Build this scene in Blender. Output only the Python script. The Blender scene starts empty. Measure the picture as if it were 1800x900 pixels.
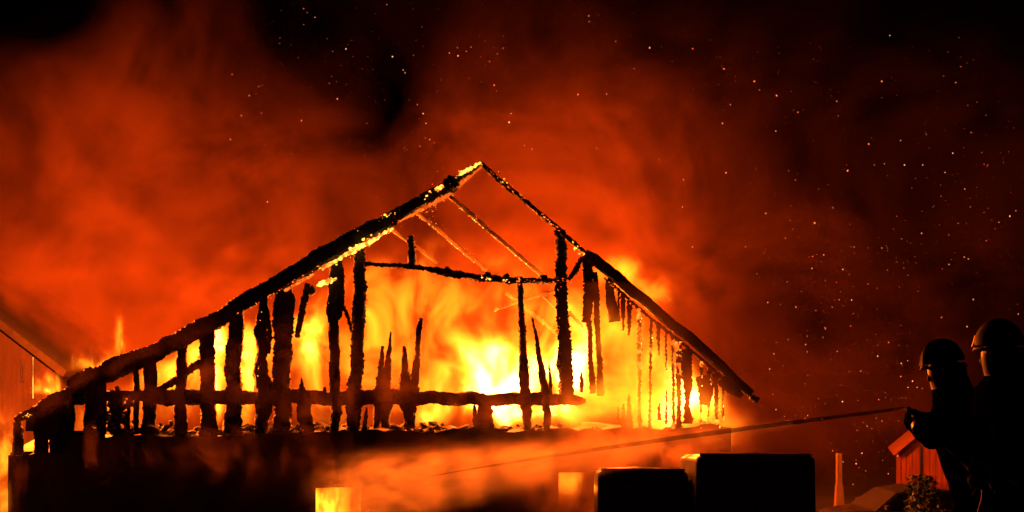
import bpy, bmesh, math, random
import numpy as np
from mathutils import Vector, Matrix, noise as mnoise

# ------------------------------------------------------------------ camera, world, exposure
sc = bpy.context.scene
COL = sc.collection
FPX, EYE, HOR = 2173.0, 4.5, 642.0          # focal length in photo pixels, eye height, horizon row
cam_d = bpy.data.cameras.new('camera')
cam_d.sensor_width = 36.0
cam_d.lens = 36.0 * FPX / 1800.0
cam_d.shift_y = (HOR - 450.0) / 1800.0
cam_d.clip_start, cam_d.clip_end = 0.05, 2000.0
cam = bpy.data.objects.new('camera', cam_d)
cam.location = (0, 0, EYE)
cam.rotation_euler = (math.radians(90), 0, 0)
COL.objects.link(cam)
sc.camera = cam

world = bpy.data.worlds.new('World')
sc.world = world
world.use_nodes = True
wn = world.node_tree
wn.nodes.clear()
wo = wn.nodes.new('ShaderNodeOutputWorld')
wb = wn.nodes.new('ShaderNodeBackground')
ws = wn.nodes.new('ShaderNodeTexSky')
ws.sky_type = 'NISHITA'
ws.sun_disc = False
ws.sun_elevation = math.radians(-4)
ws.sun_rotation = math.radians(140)
wb.inputs['Strength'].default_value = 0.004
wn.links.new(ws.outputs[0], wb.inputs['Color'])
wn.links.new(wb.outputs[0], wo.inputs['Surface'])

moon_d = bpy.data.lights.new('moon', 'SUN')
moon_d.energy = 0.0015
moon_d.angle = math.radians(0.5)
moon_d.color = (1.0, 0.95, 0.9)
moon = bpy.data.objects.new('moon', moon_d)
moon.rotation_euler = (math.radians(55), 0, math.radians(-40))
COL.objects.link(moon)

sc.view_settings.view_transform = 'Standard'
sc.view_settings.look = 'None'
sc.view_settings.exposure = 0.0
sc.view_settings.gamma = 1.0
sc.view_settings.use_curve_mapping = False

cy = sc.cycles
cy.use_denoising = True
try:
    cy.denoiser = 'OPENIMAGEDENOISE'
    cy.denoising_input_passes = 'RGB_ALBEDO_NORMAL'
except Exception:
    pass
cy.max_bounces = 4
cy.diffuse_bounces = 1
cy.glossy_bounces = 2
cy.transmission_bounces = 3
cy.volume_bounces = 0
cy.transparent_max_bounces = 24
cy.sample_clamp_indirect = 2.0
cy.caustics_reflective = False
cy.caustics_refractive = False
cy.volume_step_rate = 1.0
cy.volume_max_steps = 256
cy.use_adaptive_sampling = True
cy.adaptive_threshold = 0.04
cy.adaptive_min_samples = 16

# ------------------------------------------------------------------ helpers
TH = math.radians(15.0)
CT, ST = math.cos(TH), math.sin(TH)
BY = 25.0
rng = random.Random(7)

def W(px, py, Y):
    """photo pixel at depth Y -> world"""
    return Vector(((px - 900.0) / FPX * Y, Y, EYE - (py - HOR) / FPX * Y))

def B(px, py, v=0.0):
    """photo pixel on the plane v metres behind the gable -> barn-local point"""
    r = (px - 900.0) / FPX
    t = (v + BY * CT) / (CT - r * ST)
    u = t * r * CT + (t - BY) * ST
    return Vector((u, v, EYE - (py - HOR) / FPX * t))

def tag(o, label=None, cat=None, group=None, kind=None):
    if label: o['label'] = label
    if cat: o['category'] = cat
    if group: o['group'] = group
    if kind: o['kind'] = kind
    return o

def empty(name, loc=(0, 0, 0), rz=0.0):
    o = bpy.data.objects.new(name, None)
    o.location = loc
    o.rotation_euler = (0, 0, rz)
    COL.objects.link(o)
    return o

def link_mesh(name, me, mat, parent=None, smooth=False):
    o = bpy.data.objects.new(name, me)
    if mat and not me.materials:
        me.materials.append(mat)
    COL.objects.link(o)
    o.parent = parent
    if smooth:
        me.polygons.foreach_set('use_smooth', [True] * len(me.polygons))
    return o

def from_py(name, vs, fs, mat, parent=None, smooth=False):
    me = bpy.data.meshes.new(name)
    me.from_pydata([tuple(v) for v in vs], [], fs)
    me.update()
    return link_mesh(name, me, mat, parent, smooth)

def from_bm(name, bm, mat, parent=None, smooth=False):
    me = bpy.data.meshes.new(name)
    bmesh.ops.recalc_face_normals(bm, faces=bm.faces)
    bm.to_mesh(me)
    bm.free()
    return link_mesh(name, me, mat, parent, smooth)

def bm_box(bm, lo, hi, bevel=0.0, rot=None, jit=0.0):
    lo, hi = Vector(lo), Vector(hi)
    c, s = (lo + hi) / 2, hi - lo
    r = bmesh.ops.create_cube(bm, size=1.0)
    vs = r['verts']
    for v in vs:
        v.co = Vector((v.co.x * s.x, v.co.y * s.y, v.co.z * s.z))
        if jit:
            v.co += Vector((rng.uniform(-jit, jit) for _ in range(3)))
        if rot is not None:
            v.co = rot @ v.co
        v.co += c
    if bevel:
        es = list({e for v in vs for e in v.link_edges})
        bmesh.ops.bevel(bm, geom=es, offset=bevel, segments=2, affect='EDGES', profile=0.6)

def box(name, lo, hi, mat, parent=None, bevel=0.0):
    bm = bmesh.new()
    bm_box(bm, lo, hi, bevel)
    return from_bm(name, bm, mat, parent)

def vnoise(n, scale, r):
    """1-d value noise, n samples, one knot every `scale` samples"""
    k = max(2, int(n / scale) + 3)
    kn = np.array([r.uniform(-1, 1) for _ in range(k)])
    x = np.arange(n) / scale
    i = np.minimum(x.astype(int), k - 2)
    f = x - i
    f = f * f * (3 - 2 * f)
    return kn[i] * (1 - f) + kn[i + 1] * f

def ragged(name, pts, mat, parent, v=0.0, depth=0.2, rag=0.2, fine=2.4, step=2.4, vend=None, seed=None, cap=0.0):
    """charred timber: a polyline of (px, py, width_px) on the plane v behind the gable,
    burnt to an uneven section all along"""
    r = random.Random(seed if seed is not None else hash((round(pts[0][0]), round(pts[0][1]), len(pts))) & 0xffff)
    P = np.array([(p[0], p[1]) for p in pts], float)
    Wd = np.array([p[2] for p in pts], float)
    seg = np.linalg.norm(np.diff(P, axis=0), axis=1)
    cum = np.concatenate([[0], np.cumsum(seg)])
    n = max(4, int(cum[-1] / step) + 1)
    s = np.linspace(0, cum[-1], n)
    X, Y = np.interp(s, cum, P[:, 0]), np.interp(s, cum, P[:, 1])
    w = np.interp(s, cum, Wd)
    tx, ty = np.gradient(X), np.gradient(Y)
    L = np.hypot(tx, ty) + 1e-9
    nx, ny = -ty / L, tx / L
    NS = 8
    vs, fs = [], []
    cs = [(-1, -.75), (-.62, -1), (.62, -1), (1, -.75), (1, .75), (.62, 1), (-.62, 1), (-1, .75)]
    offs = []
    for q in range(NS):
        offs.append(vnoise(n, 9, r) * rag + vnoise(n, 3, r) * rag * .6)
    fz = [np.array([r.uniform(-1, 1) ** 3 for _ in range(n)]) * fine for _ in range(NS)]
    wander = vnoise(n, 14, r) * 0.10
    vv = np.linspace(v, v if vend is None else vend, n)
    for i in range(n):
        e = 1.0
        if cap and (i == 0 or i == n - 1):
            e = cap
        for q in range(NS):
            a, b = cs[q]
            hw = w[i] * .5 * e
            d = a * hw * (1 + offs[q][i]) + wander[i] * w[i] + (1 if a > 0 else -1) * fz[q][i]
            dv = b * depth * .5 * (1 + offs[(q + 3) % NS][i]) * e
            vs.append(B(X[i] + nx[i] * d, Y[i] + ny[i] * d, vv[i] + depth * .5 + dv))
    for i in range(n - 1):
        for q in range(NS):
            a, b = i * NS + q, i * NS + (q + 1) % NS
            fs.append((a, b, b + NS, a + NS))
    fs.append(tuple(range(NS))[::-1])
    fs.append(tuple(range((n - 1) * NS, n * NS)))
    return from_py(name, vs, fs, mat, parent)

ICO = None
def lump_template():
    global ICO
    if ICO is None:
        bm = bmesh.new()
        bmesh.ops.create_icosphere(bm, subdivisions=1, radius=1.0)
        ICO = ([v.co.copy() for v in bm.verts], [tuple(v.index for v in f.verts) for f in bm.faces])
        bm.free()
    return ICO

def lumps(name, items, mat, parent, jit=0.35, seed=1):
    """items: (centre, (rx, ry, rz), angle in the x-z plane)"""
    r = random.Random(seed)
    tv, tf = lump_template()
    vs, fs = [], []
    for c, rad, ang in items:
        b = len(vs)
        ca, sa = math.cos(ang), math.sin(ang)
        for t in tv:
            k = 1 + r.uniform(-jit, jit)
            x, y, z = t.x * rad[0] * k, t.y * rad[1] * k, t.z * rad[2] * k
            vs.append((c[0] + x * ca - z * sa, c[1] + y, c[2] + x * sa + z * ca))
        fs += [tuple(b + i for i in f) for f in tf]
    return from_py(name, vs, fs, mat, parent)

def crust(parent, pts, mat, v=0.0, dens=0.5, size=(1.0, 3.0), spread=2.0, seed=3, elong=2.0, name='ember_crust'):
    """glowing ember crust along a pixel polyline"""
    r = random.Random(seed)
    its = []
    for (x0, y0), (x1, y1) in zip(pts[:-1], pts[1:]):
        L = math.hypot(x1 - x0, y1 - y0)
        ang = math.atan2(-(y1 - y0), x1 - x0)
        cl = r.uniform(0, 100)
        for k in range(max(1, int(L * dens))):
            f = r.random()
            # embers gather in clusters
            if 0.5 + 0.5 * math.sin(f * L / 9.0 + cl) * math.sin(f * L / 23.0 + cl * 2) < r.random() * .9:
                continue
            x, y = x0 + (x1 - x0) * f + r.gauss(0, spread * .6), y0 + (y1 - y0) * f + r.gauss(0, spread)
            s = (size[0] * .6 + (size[1] - size[0]) * r.random() ** 2.2) * .0085
            its.append((B(x, y, v + r.uniform(-.05, .06)), (s * r.uniform(1, elong), s, s * r.uniform(.6, 1.1)), ang + r.uniform(-.25, .25)))
    if not its:
        return None
    o = lumps(name, its, mat, parent, seed=seed)
    o['kind'] = 'stuff'
    return o

# ------------------------------------------------------------------ materials
class NT:
    def __init__(s, name):
        s.m = bpy.data.materials.new(name)
        s.m.use_nodes = True
        s.t = s.m.node_tree
        s.t.nodes.clear()
        s.out = s.n('ShaderNodeOutputMaterial')
    def n(s, typ, **kw):
        nd = s.t.nodes.new(typ)
        for k, v in kw.items():
            setattr(nd, k, v)
        return nd
    def put(s, sock, val):
        if isinstance(val, bpy.types.NodeSocket):
            s.t.links.new(val, sock)
        else:
            sock.default_value = val
    def math(s, op, a, b=0.0, c=None, clamp=False):
        nd = s.n('ShaderNodeMath', operation=op, use_clamp=clamp)
        s.put(nd.inputs[0], a); s.put(nd.inputs[1], b)
        if c is not None: s.put(nd.inputs[2], c)
        return nd.outputs[0]
    def vmath(s, op, a, b=None, out=0):
        nd = s.n('ShaderNodeVectorMath', operation=op)
        s.put(nd.inputs[0], a)
        if b is not None: s.put(nd.inputs[1], b)
        return nd.outputs[out]
    def noise(s, vec, scale, detail=2.0, rough=.5, dist=0.0, col=False):
        nd = s.n('ShaderNodeTexNoise')
        s.put(nd.inputs['Vector'], vec)
        nd.inputs['Scale'].default_value = scale
        nd.inputs['Detail'].default_value = detail
        nd.inputs['Roughness'].default_value = rough
        nd.inputs['Distortion'].default_value = dist
        return nd.outputs['Color' if col else 'Fac']
    def ramp(s, fac, stops, interp='LINEAR'):
        nd = s.n('ShaderNodeValToRGB')
        nd.color_ramp.interpolation = interp
        e = nd.color_ramp.elements
        while len(e) < len(stops): e.new(0.5)
        for el, (p, c) in zip(e, stops):
            el.position = p
            el.color = (c, c, c, 1) if isinstance(c, (int, float)) else (*c, 1)
        s.put(nd.inputs[0], fac)
        return nd.outputs[0]
    def mapr(s, v, a, b, c=0.0, d=1.0, smooth=True):
        nd = s.n('ShaderNodeMapRange')
        nd.interpolation_type = 'SMOOTHSTEP' if smooth else 'LINEAR'
        s.put(nd.inputs[0], v)
        for i, x in enumerate((a, b, c, d)):
            nd.inputs[i + 1].default_value = x
        return nd.outputs[0]
    def coord(s):
        return s.n('ShaderNodeTexCoord').outputs['Object']

def surf(name, col, rough=.8, var=.35, scale=6.0, bump=.3, metal=0.0, spec=.5, stretch=None, glow=None):
    t = NT(name)
    co = t.coord()
    if stretch:
        co = t.vmath('MULTIPLY', co, stretch)
    nz = t.noise(co, scale, 6.0, .6)
    lo = tuple(c * (1 - var) for c in col)
    hi = tuple(min(1, c * (1 + var)) for c in col)
    c = t.ramp(nz, [(.3, lo), (.7, hi)])
    p = t.n('ShaderNodeBsdfPrincipled')
    t.put(p.inputs['Base Color'], c)
    p.inputs['Roughness'].default_value = rough
    p.inputs['Metallic'].default_value = metal
    p.inputs['Specular IOR Level'].default_value = spec
    if bump:
        b = t.n('ShaderNodeBump')
        b.inputs['Strength'].default_value = bump
        b.inputs['Distance'].default_value = .02
        t.put(b.inputs['Height'], t.noise(co, scale * 3, 4.0, .6))
        t.put(p.inputs['Normal'], b.outputs[0])
    if glow:
        g = t.noise(t.coord(), glow[0], 3.0, .65)
        g2 = t.noise(t.coord(), glow[0] * .22, 2.0)
        m = t.math('MULTIPLY', t.mapr(g, glow[1], glow[1] + .1), t.mapr(g2, .45, .62))
        t.put(p.inputs['Emission Color'], (1, .16, .012, 1))
        t.put(p.inputs['Emission Strength'], t.math('MULTIPLY', m, glow[2]))
    t.t.links.new(p.outputs[0], t.out.inputs['Surface'])
    return t.m

def emis(name, col, lo, hi, scale=9.0):
    """embers and flame crust: glow that varies from lump to lump"""
    t = NT(name)
    e = t.n('ShaderNodeEmission')
    e.inputs['Color'].default_value = (*col, 1)
    nz = t.noise(t.coord(), scale, 3.0, .6)
    t.put(e.inputs['Strength'], t.math('MULTIPLY', t.math('POWER', t.mapr(nz, .33, .68), 2.0), hi - lo))
    t.put(e.inputs['Strength'], t.math('ADD', t.math('MULTIPLY', t.math('POWER', t.mapr(nz, .33, .68), 2.0), hi - lo), lo))
    t.t.links.new(e.outputs[0], t.out.inputs['Surface'])
    return t.m

M = {}
M['char'] = surf('charred_timber', (.012, .010, .009), .85, .5, 9.0, .8, stretch=(1, 1, .4))
M['char_glow'] = surf('smouldering_timber', (.016, .012, .010), .85, .5, 9.0, .8, stretch=(1, 1, .4), glow=(7.0, .60, 3.0))
M['burning'] = surf('burning_board', (.02, .014, .011), .85, .5, 9.0, .6, glow=(5.0, .47, 4.5))
M['burnt_wood'] = surf('scorched_rafter_wood', (.16, .085, .045), .75, .6, 5.0, .6, glow=(4.0, .60, 2.0))
M['roof'] = surf('sooty_roof_boards', (.02, .017, .016), .8, .5, 3.0, .6)
M['plaster'] = surf('sooty_rendered_wall', (.07, .055, .048), .9, .45, 1.3, .5)
M['frame'] = surf('window_frame_wood', (.10, .07, .05), .6, .3, 8, .2)
M['ember'] = emis('ember_red', (1, .13, .012), .5, 4.0)
M['ember_hot'] = emis('ember_yellow', (1, .34, .035), .9, 9.0)
M['yard'] = surf('wet_yard_asphalt', (.045, .042, .04), .45, .4, .8, .5)
M['bank'] = surf('terrace_gravel', (.06, .055, .05), .9, .4, 3.0, .6)
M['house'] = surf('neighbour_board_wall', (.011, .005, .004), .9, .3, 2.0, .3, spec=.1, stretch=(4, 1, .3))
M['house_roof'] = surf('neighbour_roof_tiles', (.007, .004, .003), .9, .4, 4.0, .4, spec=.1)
M['van'] = surf('dark_van_paint', (.016, .015, .017), .45, .15, 2.0, 0.0, spec=.2)
M['edge_glint'] = surf('van_edge_glint', (.20, .17, .16), .5, .3, 7.0, .2)  # paler tone put in for the firelit roof rim
M['glass_dark'] = surf('dark_glass', (.01, .01, .012), .08, .1, 1.0, 0.0, spec=.6)
M['rubber'] = surf('tyre_rubber', (.012, .012, .012), .9, .2, 9, .2)
M['chrome'] = surf('trim_metal', (.45, .45, .45), .3, .1, 9, 0.0, metal=1.0)
M['red_lens'] = surf('tail_lamp_lens', (.35, .01, .008), .2, .1, 9, 0.0)
M['shed'] = surf('shed_red_boards', (.15, .028, .014), .8, .45, 3.0, .3, stretch=(6, 6, .4))
M['shed_roof'] = surf('shed_roof_felt', (.22, .07, .04), .8, .3, 5.0, .3)
M['post'] = surf('pale_wood_post', (.16, .09, .05), .7, .25, 5.0, .3, stretch=(3, 3, .4))
M['car'] = surf('dark_car_paint', (.03, .028, .032), .22, .1, 2, 0.0, spec=.6)
M['coat'] = surf('firefighter_coat_cloth', (.004, .004, .005), .95, .3, 18, .5, spec=.0)
M['glove'] = surf('firefighter_glove', (.005, .005, .005), .9, .3, 22, .4, spec=.05)
M['helmet'] = surf('firefighter_helmet', (.003, .003, .004), .6, .2, 4, .1, spec=.1)
M['skin'] = surf('face_skin', (.06, .032, .024), .55, .15, 6, .1)
M['reflective'] = surf('reflective_sheet', (.7, .42, .3), .35, .1, 8, 0.0)
M['hose'] = surf('hose_canvas', (.05, .03, .025), .8, .3, 20, .4)
M['brass'] = surf('nozzle_metal', (.06, .05, .045), .4, .2, 8, .1, metal=.8)
M['leaf'] = surf('shrub_leaf', (.035, .06, .02), .6, .4, 8, 0.0)
M['bark'] = surf('shrub_stem', (.05, .035, .025), .9, .3, 8, .2)

FLAME_COL = (1.0, .21, .014)

def flame_mat(name, spots, gain, amb=None, nscale=1.0, step=1.0, zstretch=.45, turb=(.34, .68), detail=3.0, warp=.5, planes=()):
    """glowing gas: soft hot spots (centre, radii, strength) torn up by rising turbulence; emission only"""
    t = NT(name)
    co = t.coord()
    st = t.vmath('MULTIPLY', co, (1, .22, zstretch))
    wn_ = t.noise(st, .9 * nscale, 1.0, .5, col=True)
    wv = t.vmath('SUBTRACT', wn_, (.5, .5, .5))
    wv = t.vmath('MULTIPLY', wv, (warp * 2.0, warp * 2.0, warp * 3.2))
    p = t.vmath('ADD', co, wv)
    tot = None
    for c, r, a in spots:
        nd = t.n('ShaderNodeVectorMath', operation='MULTIPLY_ADD')
        t.put(nd.inputs[0], p)
        nd.inputs[1].default_value = (1 / r[0], 1 / r[1], 1 / r[2])
        nd.inputs[2].default_value = (-c[0] / r[0], -c[1] / r[1], -c[2] / r[2])
        q = t.vmath('DOT_PRODUCT', nd.outputs[0], nd.outputs[0], out='Value')
        g = t.math('POWER', .36788, q)
        tot = t.math('MULTIPLY_ADD', g, a, 0.0 if tot is None else tot)
    nz = t.noise(t.vmath('MULTIPLY', p, (1, .22, zstretch)), 1.7 * nscale, detail, .62)
    tb = t.mapr(nz, turb[0], turb[1])
    tb = t.math('ADD', t.math('MULTIPLY', t.math('POWER', tb, 1.6), 1.75), .12)
    inten = t.math('MULTIPLY', tot, tb)
    for (n_, c_, soft) in planes:                # the roof slopes that hold the fire in
        dd = t.math('ADD', t.vmath('DOT_PRODUCT', p, n_, out='Value'), c_)
        inten = t.math('MULTIPLY', inten, t.mapr(dd, 0.0, soft))
    mixf = t.mapr(inten, .1, 1.2)
    cm = t.n('ShaderNodeMix', data_type='RGBA')
    t.put(cm.inputs[0], mixf)
    cm.inputs[6].default_value = (1, .085, .003, 1)
    cm.inputs[7].default_value = (1, .235, .008, 1)
    c2 = t.n('ShaderNodeMix', data_type='RGBA')      # hotter gas runs towards white
    t.put(c2.inputs[0], t.mapr(inten, 3.0, 16.0))
    t.put(c2.inputs[6], cm.outputs[2])
    c2.inputs[7].default_value = (1, .40, .07, 1)
    e = t.n('ShaderNodeEmission')
    t.put(e.inputs['Color'], c2.outputs[2])
    t.put(e.inputs['Strength'], t.math('MULTIPLY', inten, gain))
    t.t.links.new(e.outputs[0], t.out.inputs['Volume'])
    t.m.cycles.volume_step_rate = step
    return t.m

def fire_light(parent, loc, power, name='fire_light', col=(1.0, .125, .007), rad=0.0):
    d = bpy.data.lights.new(name, 'POINT')
    d.energy = power
    d.color = col
    d.shadow_soft_size = rad
    o = bpy.data.objects.new(name, d)
    o.location = loc
    COL.objects.link(o)
    o.parent = parent
    return o

# ------------------------------------------------------------------ the setting
o = from_py('ground', [(-400, -100, 0), (400, -100, 0), (400, 900, 0), (-400, 900, 0)], [(0, 1, 2, 3)], M['yard'])
tag(o, kind='structure')
bm = bmesh.new()
bm_box(bm, (-9, -12, .004), (16, 11.5, 2.8), .08)
tag(from_bm('terrace', bm, M['bank']), kind='structure')

# ------------------------------------------------------------------ the barn
barn = empty('burning_barn', (0, BY, 0), TH)
tag(barn, 'burning barn, its gable stripped to charred black posts and rafters, fire inside', 'barn')

def bwall_poly(name, x0, x1, z0, z1, v0, v1, mat, parent=barn):
    return box(name, (x0, v0, z0), (x1, v1, z1), mat, parent)

UL, UR = B(14, 800).x, B(1285, 800).x
ZW = B(700, 757).z                        # top of the masonry storey
DEP = 9.0
# window openings in the front wall (barn-local u, z)
w1 = (B(551, 860).x, B(640, 860).x, B(590, 950).z, B(590, 853).z)
w2 = (B(980, 860).x, B(1078, 860).x, B(1030, 925).z, B(1030, 826).z)
wt = 0.38
front = empty('front_wall'); front.parent = barn
# ragged top of the wall, then solid pieces round the two openings
def wall_strip(x0, x1, zlow, ztop_fn, name='wall_panel'):
    n = max(2, int((x1 - x0) / .09))
    vs, fs = [], []
    for i in range(n + 1):
        x = x0 + (x1 - x0) * i / n
        zt = ztop_fn(x)
        vs += [(x, 0, zlow), (x, 0, zt), (x, wt, zt + .04 * math.sin(x * 9)), (x, wt, zlow)]
    for i in range(n):
        a = i * 4
        for q in range(4):
            b = (q + 1) % 4
            fs.append((a + q, a + b, a + 4 + b, a + 4 + q))
    fs.append((0, 3, 2, 1)); fs.append((n * 4, n * 4 + 1, n * 4 + 2, n * 4 + 3))
    return from_py(name, vs, fs, M['plaster'], front)
r1 = random.Random(5)
kn = [r1.uniform(-1, 1) for _ in range(400)]
def ztop(x):
    s = (x + 15) * 5
    i = int(s); f = s - i
    n1 = kn[i] * (1 - f) + kn[i + 1] * f
    s = (x + 15) * 1.2
    i = int(s); f = s - i
    n2 = kn[200 + i] * (1 - f) + kn[201 + i] * f
    zl = -0.3 if x < B(120, 780).x else 0.0
    return ZW + n1 * .035 + n2 * .06 + zl
ztm = 2.75
wall_strip(UL, UR, ztm, ztop)
def panel(x0, x1, z0, z1):
    return box('wall_panel', (x0, 0, z0), (x1, wt, z1), M['plaster'], front)
panel(UL, w1[0], 0, ztm - .001); panel(w1[0], w1[1], w1[3], ztm - .001); panel(w1[0], w1[1], 0, w1[2])
panel(w1[1], w2[0], 0, ztm - .001); panel(w2[0], w2[1], w2[3], ztm - .001); panel(w2[0], w2[1], 0, w2[2])
panel(w2[1], UR, 0, ztm - .001)
for nm, x0, x1 in (('side_wall', UL, UL + wt), ('side_wall', UR - wt, UR)):
    bwall_poly(nm, x0, x1, 0, 2.9, wt + .002, DEP, M['plaster'])
bwall_poly('rear_wall', UL, UR, 0, 2.7, DEP + .002, DEP + .4, M['plaster'])
bwall_poly('loft_floor', UL + wt, UR - wt, 2.45, 2.68, wt + 1.2, DEP, M['char'])

def window(op):
    x0, x1, z0, z1 = op
    w = empty('window'); w.parent = barn
    bm = bmesh.new()
    f = .055
    bm_box(bm, (x0, .10, z0), (x0 + f, .17, z1)); bm_box(bm, (x1 - f, .10, z0), (x1, .17, z1))
    bm_box(bm, (x0 + f, .10, z1 - f), (x1 - f, .17, z1)); bm_box(bm, (x0 + f, .10, z0), (x1 - f, .17, z0 + f))
    from_bm('frame', bm, M['frame'], w)
    box('sill', (x0 - .05, -.07, z0 - .05), (x1 + .05, .09, z0 - .002), M['plaster'], w)
    return w
window(w1); window(w2)

# --- roof edge on the left slope and what is left of the right slope
def T(name, pts, mat='char', v=0.0, **kw):
    return ragged(name, pts, M[mat], barn, v=v, **kw)

rake = T('roof_edge', [(26, 740, 10), (60, 722, 20), (95, 705, 26), (130, 688, 28), (133, 682, 40), (200, 650, 36), (300, 607, 30), (400, 550, 28),
                       (470, 508, 28), (515, 480, 30), (600, 428, 31), (660, 398, 26), (720, 367, 22), (770, 338, 20), (794, 323, 24), (803, 316, 12), (845, 287, 9)],
         'char', v=-.06, depth=.34, rag=.13, fine=2.2)
crust(rake, [(560, 472), (600, 452), (640, 428), (690, 400)], M['ember_hot'], v=-.1, dens=.5, size=(.8, 3.2), spread=3.5, seed=11, elong=2.5)
crust(rake, [(420, 555), (500, 505), (560, 472)], M['ember'], v=-.1, dens=.3, size=(1, 2.6), spread=2, seed=12)
crust(rake, [(670, 383), (690, 375), (700, 372)], M['ember_hot'], v=-.1, dens=.6, size=(1, 3), spread=2, seed=13)
crust(rake, [(690, 398), (760, 362), (800, 338)], M['ember'], v=-.1, dens=.9, size=(.8, 2.4), spread=4, seed=14)
crust(rake, [(745, 345), (775, 330)], M['ember_hot'], v=-.1, dens=.5, size=(1, 3.5), spread=2.5, seed=15)
crust(rake, [(800, 310), (825, 297), (846, 284)], M['ember_hot'], v=-.1, dens=.9, size=(1.2, 3.6), spread=2.5, seed=16)
crust(rake, [(30, 735), (55, 728)], M['ember_hot'], v=-.1, dens=.5, size=(1, 2.5), spread=2, seed=17)
def strip(pts, mat, v=-.1, seed=5, **kw):
    o_ = ragged('ember_crust', pts, M[mat], rake, v=v, depth=.06, rag=.75, fine=3.2, step=2.2, seed=seed, **kw)
    o_['kind'] = 'stuff'
strip([(566, 474, 2), (585, 462, 5), (604, 450, 3), (622, 441, 7), (650, 425, 6), (672, 412, 3), (692, 401, 2)], 'ember_hot', seed=3)
strip([(500, 512, 1.5), (530, 494, 3), (552, 482, 2)], 'ember', seed=4)
strip([(556, 502, 2), (572, 496, 6), (592, 489, 3)], 'ember_hot', seed=6)
strip([(812, 305, 2), (822, 298, 5), (834, 292, 3), (845, 285, 7)], 'ember_hot', seed=7)
strip([(764, 334, 3), (772, 331, 8), (780, 327, 3)], 'ember_hot', seed=8)
T('ridge_stub', [(780, 330, 20), (796, 322, 30), (806, 318, 16)], 'char', v=-.12, depth=.7, rag=.2, cap=.6)

rr = T('rafter', [(845, 287, 8), (880, 318, 8), (930, 360, 8), (985, 406, 8), (1032, 447, 7)], 'char_glow', v=0, depth=.16, rag=.2, fine=1.4)
crust(rr, [(846, 288), (985, 406)], M['ember'], v=-.06, dens=.55, size=(.8, 2.2), spread=2.5, seed=21)
crust(rr, [(872, 312), (890, 318)], M['ember_hot'], v=-.06, dens=.4, size=(1, 3), spread=2.5, seed=22)
crust(rr, [(930, 362), (945, 376)], M['ember_hot'], v=-.06, dens=.3, size=(1, 2.4), spread=2, seed=23)
crust(rr, [(1000, 425), (1030, 450)], M['ember_hot'], v=-.06, dens=.6, size=(1, 3), spread=4, seed=24)
rs = T('roof_edge', [(1028, 446, 16), (1044, 456, 20), (1120, 518, 19), (1200, 584, 19), (1270, 645, 17), (1322, 692, 14)], 'roof', v=-.08, depth=.6, rag=.07, fine=.6)
T('gutter_end', [(1318, 696, 9), (1334, 704, 11)], 'roof', v=-.1, depth=.7, rag=.1, cap=.7)
T('fascia_board', [(1062, 488, 4), (1130, 548, 5), (1200, 604, 5), (1285, 676, 6)], 'char', v=.05, depth=.1, rag=.2)
crust(rs, [(1060, 486), (1110, 535)], M['ember'], v=-.1, dens=.4, size=(.8, 2), spread=2, seed=25)

# second, third and fourth rafter of the burnt-off right slope, one bay behind the other
for k, (vv, a, b, hot) in enumerate([(2.2, (790, 345), (962, 492), 1), (4.4, (735, 374), (856, 476), 1), (6.6, (684, 399), (770, 462), 0), (2.2, (955, 520), (1040, 600), 0)]):
    r_ = T('rafter', [(a[0], a[1], 7 - .6 * k), ((a[0] + b[0]) / 2, (a[1] + b[1]) / 2, 7.5 - .6 * k), (b[0], b[1], 6.5 - .6 * k)], 'burnt_wood', v=vv, depth=.15, rag=.18, fine=1.0)
    if k < 2:
        crust(r_, [(a[0] - 2, a[1] + 3), (b[0] - 2, b[1] + 3)], M['ember_hot' if hot else 'ember'], v=vv - .05, dens=.55, size=(.7, 1.7), spread=1.2, seed=30 + k)
        crust(r_, [(a[0] + 4, a[1] - 3), (b[0] + 4, b[1] - 3)], M['ember'], v=vv - .05, dens=.3, size=(.7, 1.8), spread=3, seed=35 + k)
# ridge purlin joining their tops
T('ridge_purlin', [(846, 290, 6), (790, 342, 6), (735, 372, 5), (684, 397, 5)], 'char_glow', v=.2, vend=6.6, depth=.14, rag=.2)

# --- beams
cb = T('collar_beam', [(636, 463, 6), (690, 467, 7), (760, 474, 9), (800, 482, 12), (850, 488, 10), (905, 492, 10), (988, 494, 9)], 'char', v=.1, depth=.2, rag=.35, fine=2.0)
crust(cb, [(840, 490), (905, 496)], M['ember_hot'], v=.02, dens=.35, size=(.8, 2.6), spread=2.5, seed=41)
crust(cb, [(905, 492), (1020, 494)], M['ember'], v=.02, dens=.6, size=(.8, 2.4), spread=3.5, seed=42)
T('beam_stub', [(722, 414, 9), (724, 440, 12), (722, 472, 15)], 'char', v=.4, depth=.15, rag=.2)
for (x, y, s) in ((786, 477, 11), (858, 485, 9), (890, 488, 8), (955, 493, 10)):
    T('charred_knot', [(x - s * .6, y, s), (x, y - 2, s * 1.5), (x + s * .6, y + 2, s * .8)], 'char', v=.06, depth=.25, rag=.3, cap=.4)
tb = T('tie_beam', [(186, 694, 12), (240, 694, 16), (300, 698, 26), (440, 698, 22), (520, 698, 26), (600, 700, 24), (680, 698, 26), (760, 700, 24), (860, 702, 22), (950, 703, 22), (1015, 703, 16), (1030, 704, 6)],
       'char', v=.05, depth=.24, rag=.16, fine=1.2)
T('inner_beam', [(868, 545, 5), (930, 524, 5), (986, 508, 5)], 'burnt_wood', v=3.0, depth=.12, rag=.15)
T('inner_beam', [(1000, 548, 5), (1040, 592, 5)], 'char', v=1.6, depth=.12, rag=.2)
T('inner_beam', [(890, 515, 6), (985, 590, 6), (1030, 622, 5)], 'burnt_wood', v=4.0, depth=.12, rag=.15)

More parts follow.
